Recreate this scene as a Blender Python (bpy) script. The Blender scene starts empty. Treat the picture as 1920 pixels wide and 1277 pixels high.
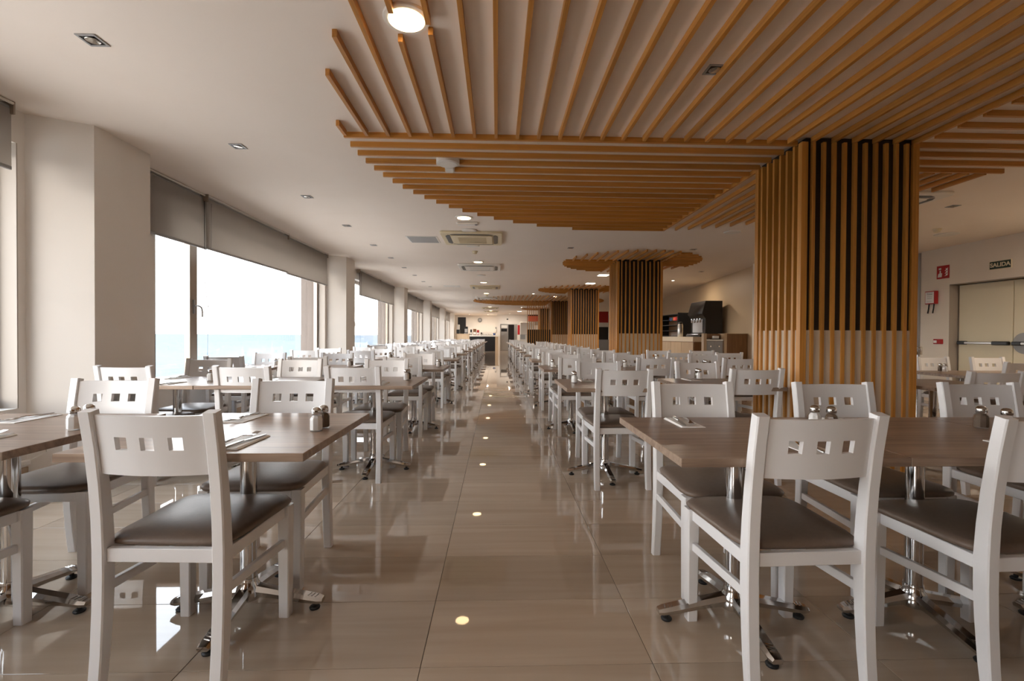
import bpy, bmesh, math, random
from mathutils import Vector, Matrix
random.seed(7)
R = math.radians
S = bpy.context.scene
COL = S.collection

# ------------------------------------------------------------------ camera
CAM_H = 1.135
cam = bpy.data.cameras.new('camera')
cam.sensor_width = 36.0
cam.lens = 875.0 / 1920.0 * 36.0
cam.clip_end = 60000.0
cam.clip_start = 0.05
cam_o = bpy.data.objects.new('camera', cam)
COL.objects.link(cam_o)
YAW, PITCH, ROLL = 0.03205, 0.01068, 0.0055
fw = Vector((math.sin(YAW) * math.cos(PITCH), math.cos(YAW) * math.cos(PITCH), -math.sin(PITCH)))
rt = Vector((math.cos(YAW), -math.sin(YAW), 0.0))
dn = fw.cross(rt)
cr = rt * math.cos(ROLL) - dn * math.sin(ROLL)
cd = rt * math.sin(ROLL) + dn * math.cos(ROLL)
M = Matrix((cr, -cd, -fw)).transposed().to_4x4()
M.translation = Vector((0, 0, CAM_H))
cam_o.matrix_world = M
S.camera = cam_o

# ------------------------------------------------------------------ view, world
S.view_settings.view_transform = 'Standard'
S.view_settings.look = 'None'
S.view_settings.gamma = 1.0
S.view_settings.use_curve_mapping = False
S.view_settings.exposure = 1.06
S.cycles.max_bounces = 10
S.cycles.diffuse_bounces = 6
S.cycles.glossy_bounces = 5
S.cycles.transparent_max_bounces = 16
S.cycles.sample_clamp_indirect = 6.0
S.cycles.caustics_reflective = False
S.cycles.caustics_refractive = False

SKY = 4.7
w = bpy.data.worlds.new('sky')
S.world = w
w.use_nodes = True
nt = w.node_tree
nt.nodes.clear()
wo = nt.nodes.new('ShaderNodeOutputWorld')
bg = nt.nodes.new('ShaderNodeBackground')
tc = nt.nodes.new('ShaderNodeTexCoord')
sp = nt.nodes.new('ShaderNodeSeparateXYZ')
rp = nt.nodes.new('ShaderNodeValToRGB')
nt.links.new(tc.outputs['Generated'], sp.inputs[0])
nt.links.new(sp.outputs['Z'], rp.inputs[0])
rp.color_ramp.elements[0].position = 0.0
rp.color_ramp.elements[0].color = (1.0, 0.97, 0.93, 1)
rp.color_ramp.elements[1].position = 0.7
rp.color_ramp.elements[1].color = (0.72, 0.84, 1.0, 1)
nt.links.new(rp.outputs[0], bg.inputs[0])
bg.inputs[1].default_value = SKY
nt.links.new(bg.outputs[0], wo.inputs[0])
sun = bpy.data.lights.new('low_sun', 'SUN')      # hazy evening sun, low over the sea behind the camera's window side
sun.energy = 0.9
sun.color = (1.0, 0.84, 0.68)
sun.angle = math.radians(24)
sun_o = bpy.data.objects.new('low_sun', sun)
COL.objects.link(sun_o)
sun_o.rotation_euler = Vector((0.50, 0.86, -0.10)).to_track_quat('-Z', 'Y').to_euler()
LAMP = 6.0          # radiance of the round ceiling panels

# ------------------------------------------------------------------ materials
def mat(name, col, rough=0.5, metal=0.0, spec=0.5, coat=0.0, emit=None, es=0.0):
    m = bpy.data.materials.new(name)
    m.use_nodes = True
    b = m.node_tree.nodes['Principled BSDF']
    b.inputs['Base Color'].default_value = (*col, 1)
    b.inputs['Roughness'].default_value = rough
    b.inputs['Metallic'].default_value = metal
    b.inputs['Specular IOR Level'].default_value = spec
    b.inputs['Coat Weight'].default_value = coat
    if emit:
        b.inputs['Emission Color'].default_value = (*emit, 1)
        b.inputs['Emission Strength'].default_value = es
    return m

def grain(m, c1, c2, scale, detail=4.0, coord='Object', bump=0.0, dist=0.6, rnd=True, nscale=1.0, rough=None):
    t = m.node_tree
    b = t.nodes['Principled BSDF']
    tc = t.nodes.new('ShaderNodeTexCoord')
    mp = t.nodes.new('ShaderNodeMapping')
    mp.inputs['Scale'].default_value = scale
    nz = t.nodes.new('ShaderNodeTexNoise')
    nz.inputs['Scale'].default_value = nscale
    nz.inputs['Detail'].default_value = detail
    nz.inputs['Distortion'].default_value = dist
    rp = t.nodes.new('ShaderNodeValToRGB')
    rp.color_ramp.elements[0].position = 0.3
    rp.color_ramp.elements[1].position = 0.7
    rp.color_ramp.elements[0].color = (*c1, 1)
    rp.color_ramp.elements[1].color = (*c2, 1)
    if coord == 'World':
        g = t.nodes.new('ShaderNodeNewGeometry')
        src = g.outputs['Position']
    else:
        src = tc.outputs[coord]
    if rnd:
        oi = t.nodes.new('ShaderNodeObjectInfo')
        ml = t.nodes.new('ShaderNodeMath'); ml.operation = 'MULTIPLY'
        ml.inputs[1].default_value = 37.0
        t.links.new(oi.outputs['Random'], ml.inputs[0])
        t.links.new(ml.outputs[0], mp.inputs['Location'])
    t.links.new(src, mp.inputs['Vector'])
    t.links.new(mp.outputs[0], nz.inputs['Vector'])
    t.links.new(nz.outputs[0], rp.inputs[0])
    if rnd:
        # every piece a touch lighter or darker than the next
        hv = t.nodes.new('ShaderNodeHueSaturation')
        mr = t.nodes.new('ShaderNodeMapRange')
        mr.inputs['To Min'].default_value = 0.88
        mr.inputs['To Max'].default_value = 1.12
        t.links.new(oi.outputs['Random'], mr.inputs['Value'])
        t.links.new(mr.outputs[0], hv.inputs['Value'])
        t.links.new(rp.outputs[0], hv.inputs['Color'])
        t.links.new(hv.outputs[0], b.inputs['Base Color'])
    else:
        t.links.new(rp.outputs[0], b.inputs['Base Color'])
    if bump:
        bp = t.nodes.new('ShaderNodeBump')
        bp.inputs['Strength'].default_value = bump
        bp.inputs['Distance'].default_value = 0.002
        t.links.new(nz.outputs[0], bp.inputs['Height'])
        t.links.new(bp.outputs[0], b.inputs['Normal'])
    return m

def glass(name, tint=(1, 1, 1), k=1.0):
    m = bpy.data.materials.new(name)
    m.use_nodes = True
    t = m.node_tree
    t.nodes.clear()
    o = t.nodes.new('ShaderNodeOutputMaterial')
    mx = t.nodes.new('ShaderNodeMixShader')
    tr = t.nodes.new('ShaderNodeBsdfTransparent')
    gl = t.nodes.new('ShaderNodeBsdfGlossy')
    # Schlick reflectance, the same from either side of the sheet
    lw = t.nodes.new('ShaderNodeLayerWeight')
    lw.inputs['Blend'].default_value = 0.5
    pw = t.nodes.new('ShaderNodeMath'); pw.operation = 'POWER'; pw.inputs[1].default_value = 5.0
    fr = t.nodes.new('ShaderNodeMath'); fr.operation = 'MULTIPLY_ADD'; fr.inputs[1].default_value = 0.96; fr.inputs[2].default_value = 0.04
    t.links.new(lw.outputs['Facing'], pw.inputs[0])
    t.links.new(pw.outputs[0], fr.inputs[0])
    gl.inputs['Roughness'].default_value = 0.02
    tr.inputs[0].default_value = (*tint, 1)
    t.links.new(fr.outputs[0], mx.inputs[0])
    t.links.new(tr.outputs[0], mx.inputs[1])
    t.links.new(gl.outputs[0], mx.inputs[2])
    t.links.new(mx.outputs[0], o.inputs[0])
    return m

MT = {}
MT['wall'] = grain(mat('wall_paint', (0.8, 0.76, 0.71), 0.7), (0.79, 0.75, 0.70), (0.82, 0.78, 0.73), (2, 2, 2), rnd=False, coord='World', bump=0.03)
MT['ceiling'] = grain(mat('ceiling_paint', (0.8, 0.76, 0.71), 0.8), (0.86, 0.775, 0.695), (0.88, 0.80, 0.725), (1.5, 1.5, 1.5), rnd=False, coord='World')
MT['outside'] = mat('outside_render', (0.16, 0.125, 0.105), 0.8)
MT['tan'] = mat('tan_wall_tile', (0.60, 0.45, 0.28), 0.5)
MT['cream'] = mat('cream_door_paint', (0.74, 0.66, 0.48), 0.45)
MT['jamb'] = mat('grey_beige_shade', (0.42, 0.37, 0.32), 0.6)  # grey-beige; on the window jambs its darkness stands in for shade
MT['white'] = mat('white_chair_paint', (0.73, 0.72, 0.72), 0.33)
MT['seat'] = grain(mat('taupe_leatherette', (0.12, 0.09, 0.07), 0.38, spec=0.35), (0.132, 0.094, 0.070), (0.150, 0.108, 0.081), (60, 60, 60), bump=0.08)
MT['chrome'] = mat('polished_chrome', (0.62, 0.61, 0.60), 0.09, 1.0)
MT['steel'] = mat('brushed_steel', (0.5, 0.49, 0.48), 0.3, 1.0)
MT['rubber'] = mat('black_rubber', (0.012, 0.012, 0.012), 0.5)
MT['black'] = mat('black_plastic', (0.008, 0.008, 0.009), 0.3)
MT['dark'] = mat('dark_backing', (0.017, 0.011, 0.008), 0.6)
MT['grey'] = mat('grey_paint', (0.35, 0.35, 0.35), 0.5)
MT['paper'] = mat('white_paper', (0.85, 0.83, 0.80), 0.8)
MT['plastic'] = mat('white_plastic', (0.78, 0.75, 0.70), 0.4)
MT['ivory'] = mat('yellowed_plastic', (0.74, 0.64, 0.44), 0.45)
MT['ivory2'] = mat('yellowed_grille', (0.60, 0.50, 0.32), 0.5)
MT['alu'] = mat('bronze_aluminium', (0.36, 0.30, 0.245), 0.35, 0.5)
MT['red'] = mat('signal_red', (0.42, 0.012, 0.014), 0.45)
MT['coral'] = mat('coral_print', (0.75, 0.13, 0.07), 0.5)
MT['green'] = mat('sign_green', (0.012, 0.035, 0.018), 0.4)
MT['blue'] = mat('blue_plastic', (0.015, 0.05, 0.19), 0.4)
MT['salt'] = mat('salt', (0.86, 0.85, 0.83), 0.9)
MT['pepper'] = grain(mat('ground_pepper', (0.09, 0.06, 0.04), 0.9), (0.05, 0.03, 0.02), (0.20, 0.14, 0.09), (900, 900, 900))
MT['glass'] = glass('clear_glass')
MT['pane'] = glass('window_glass', (0.985, 0.99, 0.99))
MT['slat'] = grain(mat('oiled_pine_slat', (0.4, 0.16, 0.04), 0.42), (0.43, 0.175, 0.028), (0.57, 0.262, 0.050), (2.2, 90, 60), dist=0.8)
MT['table'] = grain(mat('grey_oak_laminate', (0.27, 0.19, 0.14), 0.30, spec=0.38), (0.19, 0.128, 0.093), (0.35, 0.258, 0.192), (1.6, 26, 26), detail=6, dist=1.2, rough=0.3)
MT['cladding'] = grain(mat('pale_oak_panel', (0.5, 0.38, 0.26), 0.5), (0.47, 0.39, 0.295), (0.58, 0.485, 0.375), (22, 22, 1.4), dist=0.8)
MT['oak'] = grain(mat('light_oak_front', (0.5, 0.36, 0.22), 0.45), (0.44, 0.31, 0.19), (0.55, 0.41, 0.27), (24, 24, 1.2), dist=0.8)
MT['brownwood'] = grain(mat('brown_wood_panel', (0.2, 0.09, 0.03), 0.45), (0.17, 0.075, 0.026), (0.26, 0.125, 0.05), (26, 26, 1.2), dist=0.8)
MT['stone'] = mat('cream_worktop', (0.72, 0.62, 0.48), 0.3)
MT['bounce'] = mat('pale_bounce_slab', (0.80, 0.70, 0.60), 0.8)
MT['grout'] = mat('tile_grout', (0.10, 0.075, 0.055), 0.8)
MT['skirt'] = mat('beige_skirting_tile', (0.42, 0.32, 0.23), 0.25)
MT['lamp'] = mat('lamp_diffuser', (1, 0.9, 0.7), 0.5, emit=(1.0, 0.70, 0.37), es=LAMP)
MT['lamp2'] = mat('white_lamp_diffuser', (1, 1, 1), 0.5, emit=(1.0, 0.9, 0.76), es=LAMP)
MT['lens'] = mat('spot_reflector', (0.5, 0.48, 0.44), 0.2, 0.9)

# polished floor tile: faint streaks along the tile
MT['tile'] = grain(mat('polished_beige_tile', (0.45, 0.37, 0.29), 0.022, spec=0.6), (0.43, 0.335, 0.25), (0.50, 0.40, 0.305), (0.9, 16, 1), detail=5, coord='World', dist=0.4)

# roller blind cloth lets daylight through
def blind_mat():
    m = bpy.data.materials.new('grey_blind_cloth')
    m.use_nodes = True
    t = m.node_tree
    t.nodes.clear()
    o = t.nodes.new('ShaderNodeOutputMaterial')
    mx = t.nodes.new('ShaderNodeMixShader')
    d = t.nodes.new('ShaderNodeBsdfDiffuse')
    tr = t.nodes.new('ShaderNodeBsdfTranslucent')
    d.inputs[0].default_value = (0.45, 0.43, 0.41, 1)
    tr.inputs[0].default_value = (0.56, 0.51, 0.46, 1)
    mx.inputs[0].default_value = 0.45
    t.links.new(d.outputs[0], mx.inputs[1])
    t.links.new(tr.outputs[0], mx.inputs[2])
    t.links.new(mx.outputs[0], o.inputs[0])
    return m
MT['blind'] = blind_mat()

def sea_mat():
    m = mat('sea_water', (0.1, 0.12, 0.14), 0.6, spec=0.0)
    t = m.node_tree
    b = t.nodes['Principled BSDF']
    tc = t.nodes.new('ShaderNodeTexCoord')
    mp = t.nodes.new('ShaderNodeMapping')
    mp.inputs['Scale'].default_value = (0.25, 0.06, 1)
    nz = t.nodes.new('ShaderNodeTexNoise')
    nz.inputs['Scale'].default_value = 1.0
    nz.inputs['Detail'].default_value = 6
    rp = t.nodes.new('ShaderNodeValToRGB')
    rp.color_ramp.elements[0].position = 0.35
    rp.color_ramp.elements[1].position = 0.65
    rp.color_ramp.elements[0].color = (0.120, 0.138, 0.150, 1)
    rp.color_ramp.elements[1].color = (0.140, 0.155, 0.163, 1)
    t.links.new(tc.outputs['Object'], mp.inputs[0])
    t.links.new(mp.outputs[0], nz.inputs[0])
    t.links.new(nz.outputs[0], rp.inputs[0])
    t.links.new(rp.outputs[0], b.inputs['Base Color'])
    return m
MT['sea'] = sea_mat()
MT['warmwall'] = grain(mat('cream_wall_paint', (0.8, 0.7, 0.55), 0.7), (0.79, 0.71, 0.60), (0.82, 0.745, 0.64), (2, 2, 2), rnd=False, coord='World')

# ------------------------------------------------------------------ mesh helpers
class MB:
    def __init__(s):
        s.v = []; s.f = []; s.m = []; s.cur = 0
    def add(s, vs, fs):
        n = len(s.v)
        s.v += [tuple(v) for v in vs]
        for f in fs:
            s.f.append(tuple(i + n for i in f)); s.m.append(s.cur)
        return s
    def box(s, x0, x1, y0, y1, z0, z1):
        return s.add([(x0, y0, z0), (x1, y0, z0), (x1, y1, z0), (x0, y1, z0), (x0, y0, z1), (x1, y0, z1), (x1, y1, z1), (x0, y1, z1)],
                     [(3, 2, 1, 0), (4, 5, 6, 7), (0, 1, 5, 4), (1, 2, 6, 5), (2, 3, 7, 6), (3, 0, 4, 7)])
    def prism(s, poly, a, b, axis='z'):
        """polygon extruded between a and b along an axis (poly in the other two axes, in order)"""
        n = len(poly)
        def P(p, h):
            return (p[0], p[1], h) if axis == 'z' else ((p[0], h, p[1]) if axis == 'y' else (h, p[0], p[1]))
        vs = [P(p, a) for p in poly] + [P(p, b) for p in poly]
        fs = [tuple(range(n - 1, -1, -1)), tuple(range(n, 2 * n))]
        fs += [(i, (i + 1) % n, n + (i + 1) % n, n + i) for i in range(n)]
        return s.add(vs, fs)
    def lathe(s, prof, n=16, cx=0, cy=0, ph=0.0, sx=1.0, sy=1.0):
        """prof: list of (r, z) from bottom to top"""
        k = len(prof)
        vs = []
        for r, z in prof:
            for i in range(n):
                a = 2 * math.pi * i / n + ph
                vs.append((cx + r * math.cos(a) * sx, cy + r * math.sin(a) * sy, z))
        fs = []
        for j in range(k - 1):
            for i in range(n):
                i2 = (i + 1) % n
                fs.append((j * n + i, j * n + i2, (j + 1) * n + i2, (j + 1) * n + i))
        fs.append(tuple(range(n - 1, -1, -1)))
        fs.append(tuple(range((k - 1) * n, k * n)))
        return s.add(vs, fs)
    def tube(s, pts, r, n=8):
        pts = [Vector(p) for p in pts]
        vs = []; fs = []
        for j, p in enumerate(pts):
            d = (pts[min(j + 1, len(pts) - 1)] - pts[max(j - 1, 0)]).normalized()
            u = d.cross(Vector((0, 0, 1)))
            if u.length < 1e-3: u = Vector((1, 0, 0))
            u.normalize(); q = u.cross(d)
            rr = r[j] if isinstance(r, (list, tuple)) else r
            for i in range(n):
                a = 2 * math.pi * i / n
                vs.append(p + u * (rr * math.cos(a)) + q * (rr * math.sin(a)))
        for j in range(len(pts) - 1):
            for i in range(n):
                i2 = (i + 1) % n
                fs.append((j * n + i, j * n + i2, (j + 1) * n + i2, (j + 1) * n + i))
        fs.append(tuple(range(n - 1, -1, -1)))
        fs.append(tuple(range((len(pts) - 1) * n, len(pts) * n)))
        return s.add(vs, fs)
    def loft(s, rings):
        n = len(rings[0]); vs = [v for r in rings for v in r]; fs = []
        for j in range(len(rings) - 1):
            for i in range(n):
                i2 = (i + 1) % n
                fs.append((j * n + i, j * n + i2, (j + 1) * n + i2, (j + 1) * n + i))
        fs.append(tuple(range(n - 1, -1, -1)))
        fs.append(tuple(range((len(rings) - 1) * n, len(rings) * n)))
        return s.add(vs, fs)
    def mesh(s, name, mats, bevel=0.0, angle=35, seg=1):
        me = bpy.data.meshes.new(name)
        me.from_pydata(s.v, [], s.f)
        for m in (mats if isinstance(mats, (list, tuple)) else [mats]):
            me.materials.append(m)
        me.polygons.foreach_set('material_index', s.m)
        bm = bmesh.new(); bm.from_mesh(me)
        bmesh.ops.recalc_face_normals(bm, faces=bm.faces)
        if bevel:
            es = [e for e in bm.edges if e.is_manifold and e.calc_face_angle(0) > R(40)]
            bmesh.ops.bevel(bm, geom=es, offset=bevel, segments=seg, affect='EDGES', profile=0.5)
        bm.to_mesh(me); bm.free()
        if angle:
            me.shade_smooth(); me.set_sharp_from_angle(angle=R(angle))
        return me
    def build(s, name, mats, parent=None, loc=None, rz=0.0, bevel=0.0, angle=35, seg=1):
        return put(name, s.mesh(name, mats, bevel, angle, seg), parent, loc, rz)

def put(name, me, parent=None, loc=None, rz=0.0, scale=None):
    o = bpy.data.objects.new(name, me)
    COL.objects.link(o)
    if parent: o.parent = parent
    if loc: o.location = loc
    if rz: o.rotation_euler = (0, 0, rz)
    if scale: o.scale = scale
    return o

def tag(o, label, cat, group=None, kind=None):
    if label: o['label'] = label
    if cat: o['category'] = cat
    if group: o['group'] = group
    if kind: o['kind'] = kind
    return o

def thing(name, label, cat, loc=(0, 0, 0), rz=0.0, group=None):
    o = bpy.data.objects.new(name, None)
    COL.objects.link(o)
    o.empty_display_size = 0.1
    o.location = loc
    o.rotation_euler = (0, 0, rz)
    return tag(o, label, cat, group)

def struct(o):
    o['kind'] = 'structure'
    return o

KIDS = {}
def dup(root, loc, rz=0.0, label=None, cat=None, group=None):
    if root.name not in KIDS:
        KIDS[root.name] = [(c, list(c.children)) for c in root.children]
    r = root.copy(); COL.objects.link(r)
    r.location = loc; r.rotation_euler = (0, 0, rz)
    if label: r['label'] = label
    if group: r['group'] = group
    for c, gs in KIDS[root.name]:
        k = c.copy(); COL.objects.link(k); k.parent = r
        for g in gs:
            q = g.copy(); COL.objects.link(q); q.parent = k
    return r

class Kind:
    """first use moves the prototype itself, later uses copy it"""
    def __init__(s, root): s.root = root; s.used = False
    def place(s, loc, rz, label, group=None):
        if not s.used:
            s.used = True
            KIDS[s.root.name] = [(c, list(c.children)) for c in s.root.children]
            s.root.location = loc; s.root.rotation_euler = (0, 0, rz)
            s.root['label'] = label
            if group: s.root['group'] = group
            return s.root
        return dup(s.root, loc, rz, label, None, group)

ORD = ['first', 'second', 'third', 'fourth', 'fifth', 'sixth', 'seventh', 'eighth', 'ninth', 'tenth', 'eleventh', 'twelfth',
       'thirteenth', 'fourteenth', 'fifteenth', 'sixteenth', 'seventeenth', 'eighteenth']

# ------------------------------------------------------------------ room shell
ZC = 2.705
YB, YE = -5.0, 37.0
PY = [3.64 + 5.9 * k for k in range(-2, 7)]           # pilaster corners along the window wall
XW = 7.76

fl = MB().box(-3.6, 9.6, YB, YE + 2.5, -0.12, -0.004).build('floor', MT['grout'], angle=0)
struct(fl)
TX0, TY0, TW, TD = -0.256, 1.59, 0.802, 0.4
tile_me = MB().box(0.0012, TW - 0.0012, 0.0012, TD - 0.0012, -0.003, 0.0).mesh('tile', MT['tile'], bevel=0.0008, angle=0)
cells = []
for j in range(-17, 95):
    for i in range(-5, 13):
        x, y = TX0 + i * TW, TY0 + j * TD
        if x + TW < -3.6 or x > 9.5 or y < YB or y + TD > YE + 2.4: continue
        vis = (y + TD > 1.15) and abs(x + TW / 2 - 0.03 * y) < 1.12 * (y + TD) + 0.4
        cells.append((0 if vis else 1, y, i, x, y))
cells.sort()
for q in cells[:299]:
    put('tile', tile_me, fl, (q[3], q[4], 0))
mb = MB()
for q in cells[299:]:
    mb.box(q[3] + 0.0012, q[3] + TW - 0.0012, q[4] + 0.0012, q[4] + TD - 0.0012, -0.003, 0.0)
o = mb.build('distant_tiles', MT['tile'], fl, angle=0)
o['kind'] = 'stuff'

struct(MB().box(-3.8, 9.8, YB - 0.2, YE + 2.6, ZC, ZC + 0.15).build('ceiling', MT['ceiling'], angle=0))
struct(MB().box(-3.8, 8.2, YB - 0.2, YB, 0, ZC).build('wall_back', MT['brownwood'], angle=0))  # unseen wall behind the camera, dark wood colour cuts the frontal fill

# window wall: pilasters with splayed sides, low wall, lintel
mb = MB(); mo = MB(); sk = MB()
XI, XO = -3.39, -3.60
for k, y in enumerate(PY[:-1]):
    y2 = PY[k + 1]
    mb.prism([(XO, y - 0.17), (XI, y - 0.17), (-3.05, y), (-3.05, y + 0.57), (XI, y + 0.74), (XO, y + 0.74)], 0, ZC)
    if k == len(PY) - 2:
        mb.box(XO, XI, y + 0.74, YE, 0, ZC)
        continue
    mb.box(XO, XI, y + 0.74, y + 1.1, 0, ZC)
    mb.box(XO, XI, y + 5.67, y2 - 0.17, 0, ZC)
    mb.box(XO, XI, y + 1.1, y + 5.67, 0, 0.60)
    mb.box(XO, XI, y + 1.1, y + 5.67, 2.47, ZC)
    mo.box(XO - 0.26, XO, y + 5.67, y2 + 1.1, -0.4, ZC + 0.3)
    mo.box(XO - 0.26, XO, y + 1.1, y + 5.67, -0.4, 0.58)
    mo.box(XO - 0.26, XO, y + 1.1, y + 5.67, 2.49, ZC + 0.3)
    sk.box(XI, XI + 0.012, y + 0.74, y2 - 0.17, 0, 0.17)
struct(mb.build('wall_left', MT['wall'], angle=0))
struct(mo.build('wall_outside', MT['outside'], angle=0))
struct(sk.build('baseboard_left', MT['skirt'], angle=0))
struct(MB().box(-10, -3.86, YB - 5, YE + 8, -0.6, -0.4).build('floor_bounce', MT['bounce'], angle=0))  # unseen slab added outside to bounce daylight up to the ceiling

# windows
for k, y in enumerate(PY[:-2]):
    a, b, m1, m2 = y + 1.1, y + 5.67, y + 1.84, y + 1.97
    z0, z1, x0, x1 = 0.60, 2.47, -3.595, -3.525
    f = MB()
    f.box(x0, x1, a, b, z0, z0 + 0.07); f.box(x0, x1, a, b, z1 - 0.07, z1)
    f.box(x0, x1, a, a + 0.17, z0 + 0.07, z1 - 0.07); f.box(x0, x1, b - 0.05, b, z0 + 0.07, z1 - 0.07)
    fr = struct(f.build('window_%d' % (k + 1), MT['alu'], bevel=0.003))
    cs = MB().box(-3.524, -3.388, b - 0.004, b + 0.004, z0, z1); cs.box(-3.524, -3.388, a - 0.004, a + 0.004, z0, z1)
    cs.build('shade_lining', MT['jamb'], fr, angle=0)  # thin added lining, coloured dark in place of shade on the jamb
    MB().box(x0, x1, m1, m2, z0 + 0.07, z1 - 0.07).build('mullion', MT['alu'], fr, bevel=0.004)
    MB().box(-3.565, -3.558, a + 0.17, m1, z0 + 0.07, z1 - 0.07).build('pane', MT['pane'], fr, angle=0)
    MB().box(-3.565, -3.558, m2, b - 0.05, z0 + 0.07, z1 - 0.07).build('pane', MT['pane'], fr, angle=0)
    h = MB().box(-3.525, -3.512, m1 + 0.045, m1 + 0.075, 1.37, 1.53)
    h.tube([(-3.515, m1 + 0.06, 1.46), (-3.475, m1 + 0.06, 1.46), (-3.465, m1 + 0.075, 1.455), (-3.465, m1 + 0.11, 1.44), (-3.465, m1 + 0.125, 1.40), (-3.465, m1 + 0.125, 1.33)], 0.009)
    h.build('handle', MT['grey'], fr)

# sea
sea = MB().add([(-30000, -30000, 0), (-8, -30000, 0), (-8, 30000, 0), (-30000, 30000, 0)], [(0, 1, 2, 3)]).build('sea', MT['sea'], loc=(0, 0, -14), angle=0)
struct(sea)

# right-hand walls
mb = MB()
mb.box(XW, XW + 0.3, YB, 6.02, 0, ZC)
mb.box(XW, XW + 0.3, 6.02, 7.78, 2.055, ZC)
mb.box(XW, XW + 0.3, 7.78, 8.32, 0, ZC)
mb.box(XW + 0.14, XW + 0.3, 8.32, 9.7, 0, ZC)
mb.box(XW + 0.3, XW + 0.4, YB, 9.7, 0, ZC)  # unseen outer layer added to stop sky light leaking round the doors
struct(mb.build('wall_right', MT['warmwall'], angle=0))
struct(MB().box(5.5, 8.2, 9.7, 9.9, 0, ZC).build('wall_corner', MT['warmwall'], angle=0))
jm = MB()
jm.box(XW + 0.001, XW + 0.165, 7.775, 7.779, 0, 2.05); jm.box(XW + 0.001, XW + 0.165, 6.021, 6.025, 0, 2.05)
jm.box(XW + 0.001, XW + 0.165, 6.025, 7.775, 2.045, 2.054)
struct(jm.build('trim_1', MT['jamb'], angle=0))
struct(MB().box(XW - 0.03, XW + 0.03, 8.325, 8.385, 0, ZC - 0.02).build('trim_2', MT['grey'], bevel=0.004))
for n, (ya, yb) in enumerate(((6.905, 7.74), (6.03, 6.895))):
    d = struct(MB().box(XW + 0.14, XW + 0.19, ya, yb, 0.01, 2.03).build('door_%d' % (n + 1), MT['cream'], bevel=0.004))
    MB().box(XW + 0.075, XW + 0.105, ya + 0.08, yb - 0.06, 1.035, 1.075).build('push_bar', MT['steel'], d, bevel=0.008)
    MB().box(XW + 0.07, XW + 0.14, yb - 0.16, yb - 0.02, 1.025, 1.085).build('bar_end', MT['black'], d, bevel=0.012)
    MB().box(XW + 0.07, XW + 0.14, ya + 0.02, ya + 0.26, 1.025, 1.085).build('bar_end', MT['black'], d, bevel=0.012)
    if n == 1:
        pl = MB()
        pl.prism([(yb - 0.16 + 0.16 * math.cos(2 * math.pi * i / 32), 1.06 + 0.16 * math.sin(2 * math.pi * i / 32)) for i in range(32)], XW + 0.13, XW + 0.14, 'x')
        pl.build('round_plate', MT['grey'], d)
    MB().box(XW + 0.13, XW + 0.14, ya + (0.02 if n else 0), yb, 0.02, 0.06).build('kick_strip', MT['grey'], d)

# oblique tiled wall behind the drinks station
p0, p1 = Vector((5.6, 9.72)), Vector((9.2, 37.0))
dv = (p1 - p0).normalized(); nv = Vector((dv.y, -dv.x))
q0, q1 = p0 + nv * 0.2, p1 + nv * 0.2
struct(MB().prism([tuple(p0), tuple(q0), tuple(q1), tuple(p1)], 0, ZC).build('wall_tiled', MT['tan'], angle=0))

# far end
struct(MB().box(-3.6, 0.05, YE, YE + 0.2, 0, ZC).build('wall_far', MT['wall'], angle=0))
mb = MB()
mb.box(0.0, 0.24, 35.0, 35.2, 0, ZC); mb.box(0.24, 1.50, 35.0, 35.2, 1.97, ZC); mb.box(1.50, 9.4, 35.0, 35.2, 0, ZC)
mb.box(0.0, 0.12, 35.2, YE, 0, ZC)
struct(mb.build('wall_kitchen', MT['wall'], angle=0))
struct(MB().box(0.1, 9.5, YE + 1.2, YE + 1.4, 0, ZC).build('wall_kitchen_back', MT['dark'], angle=0))
d3 = struct(MB().box(0.26, 0.82, 35.04, 35.09, 0.01, 1.95).build('door_3', MT['steel'], bevel=0.004))
MB().box(0.31, 0.75, 35.03, 35.04, 1.70, 1.92).build('window_panel', MT['plastic'], d3)
MB().box(0.31, 0.75, 35.03, 35.04, 1.43, 1.65).build('vent_panel', MT['black'], d3)
jf = MB().box(0.235, 0.26, 34.97, 35.04, 0, 1.99); jf.box(1.28, 1.50, 34.97, 35.04, 0, 1.99); jf.box(0.26, 1.28, 34.97, 35.04, 1.955, 1.99); jf.box(0.82, 0.84, 34.97, 35.04, 0, 1.955)
struct(jf.build('trim_3', MT['steel'], angle=0))

# ------------------------------------------------------------------ slatted pillars and canopies
SW, SH = 0.024, 0.041            # slat width and depth
slat_me = MB().box(0, 1, -SW / 2, SW / 2, -SH, 0).mesh('slat', MT['slat'], angle=0)
vert_me = MB().box(0, 1, -0.0125, 0.0125, -0.05, 0).mesh('slat', MT['slat'], angle=0)
ZS = ZC - 0.001

def slat_x(par, x0, x1, y):
    if x1 - x0 > 0.03: put('slat', slat_me, par, (x0, y, ZS), 0, (x1 - x0, 1, 1))
def slat_y(par, y0, y1, x):
    if y1 - y0 > 0.03: put('slat', slat_me, par, (x, y0, ZS), math.pi / 2, (y1 - y0, 1, 1))

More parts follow.
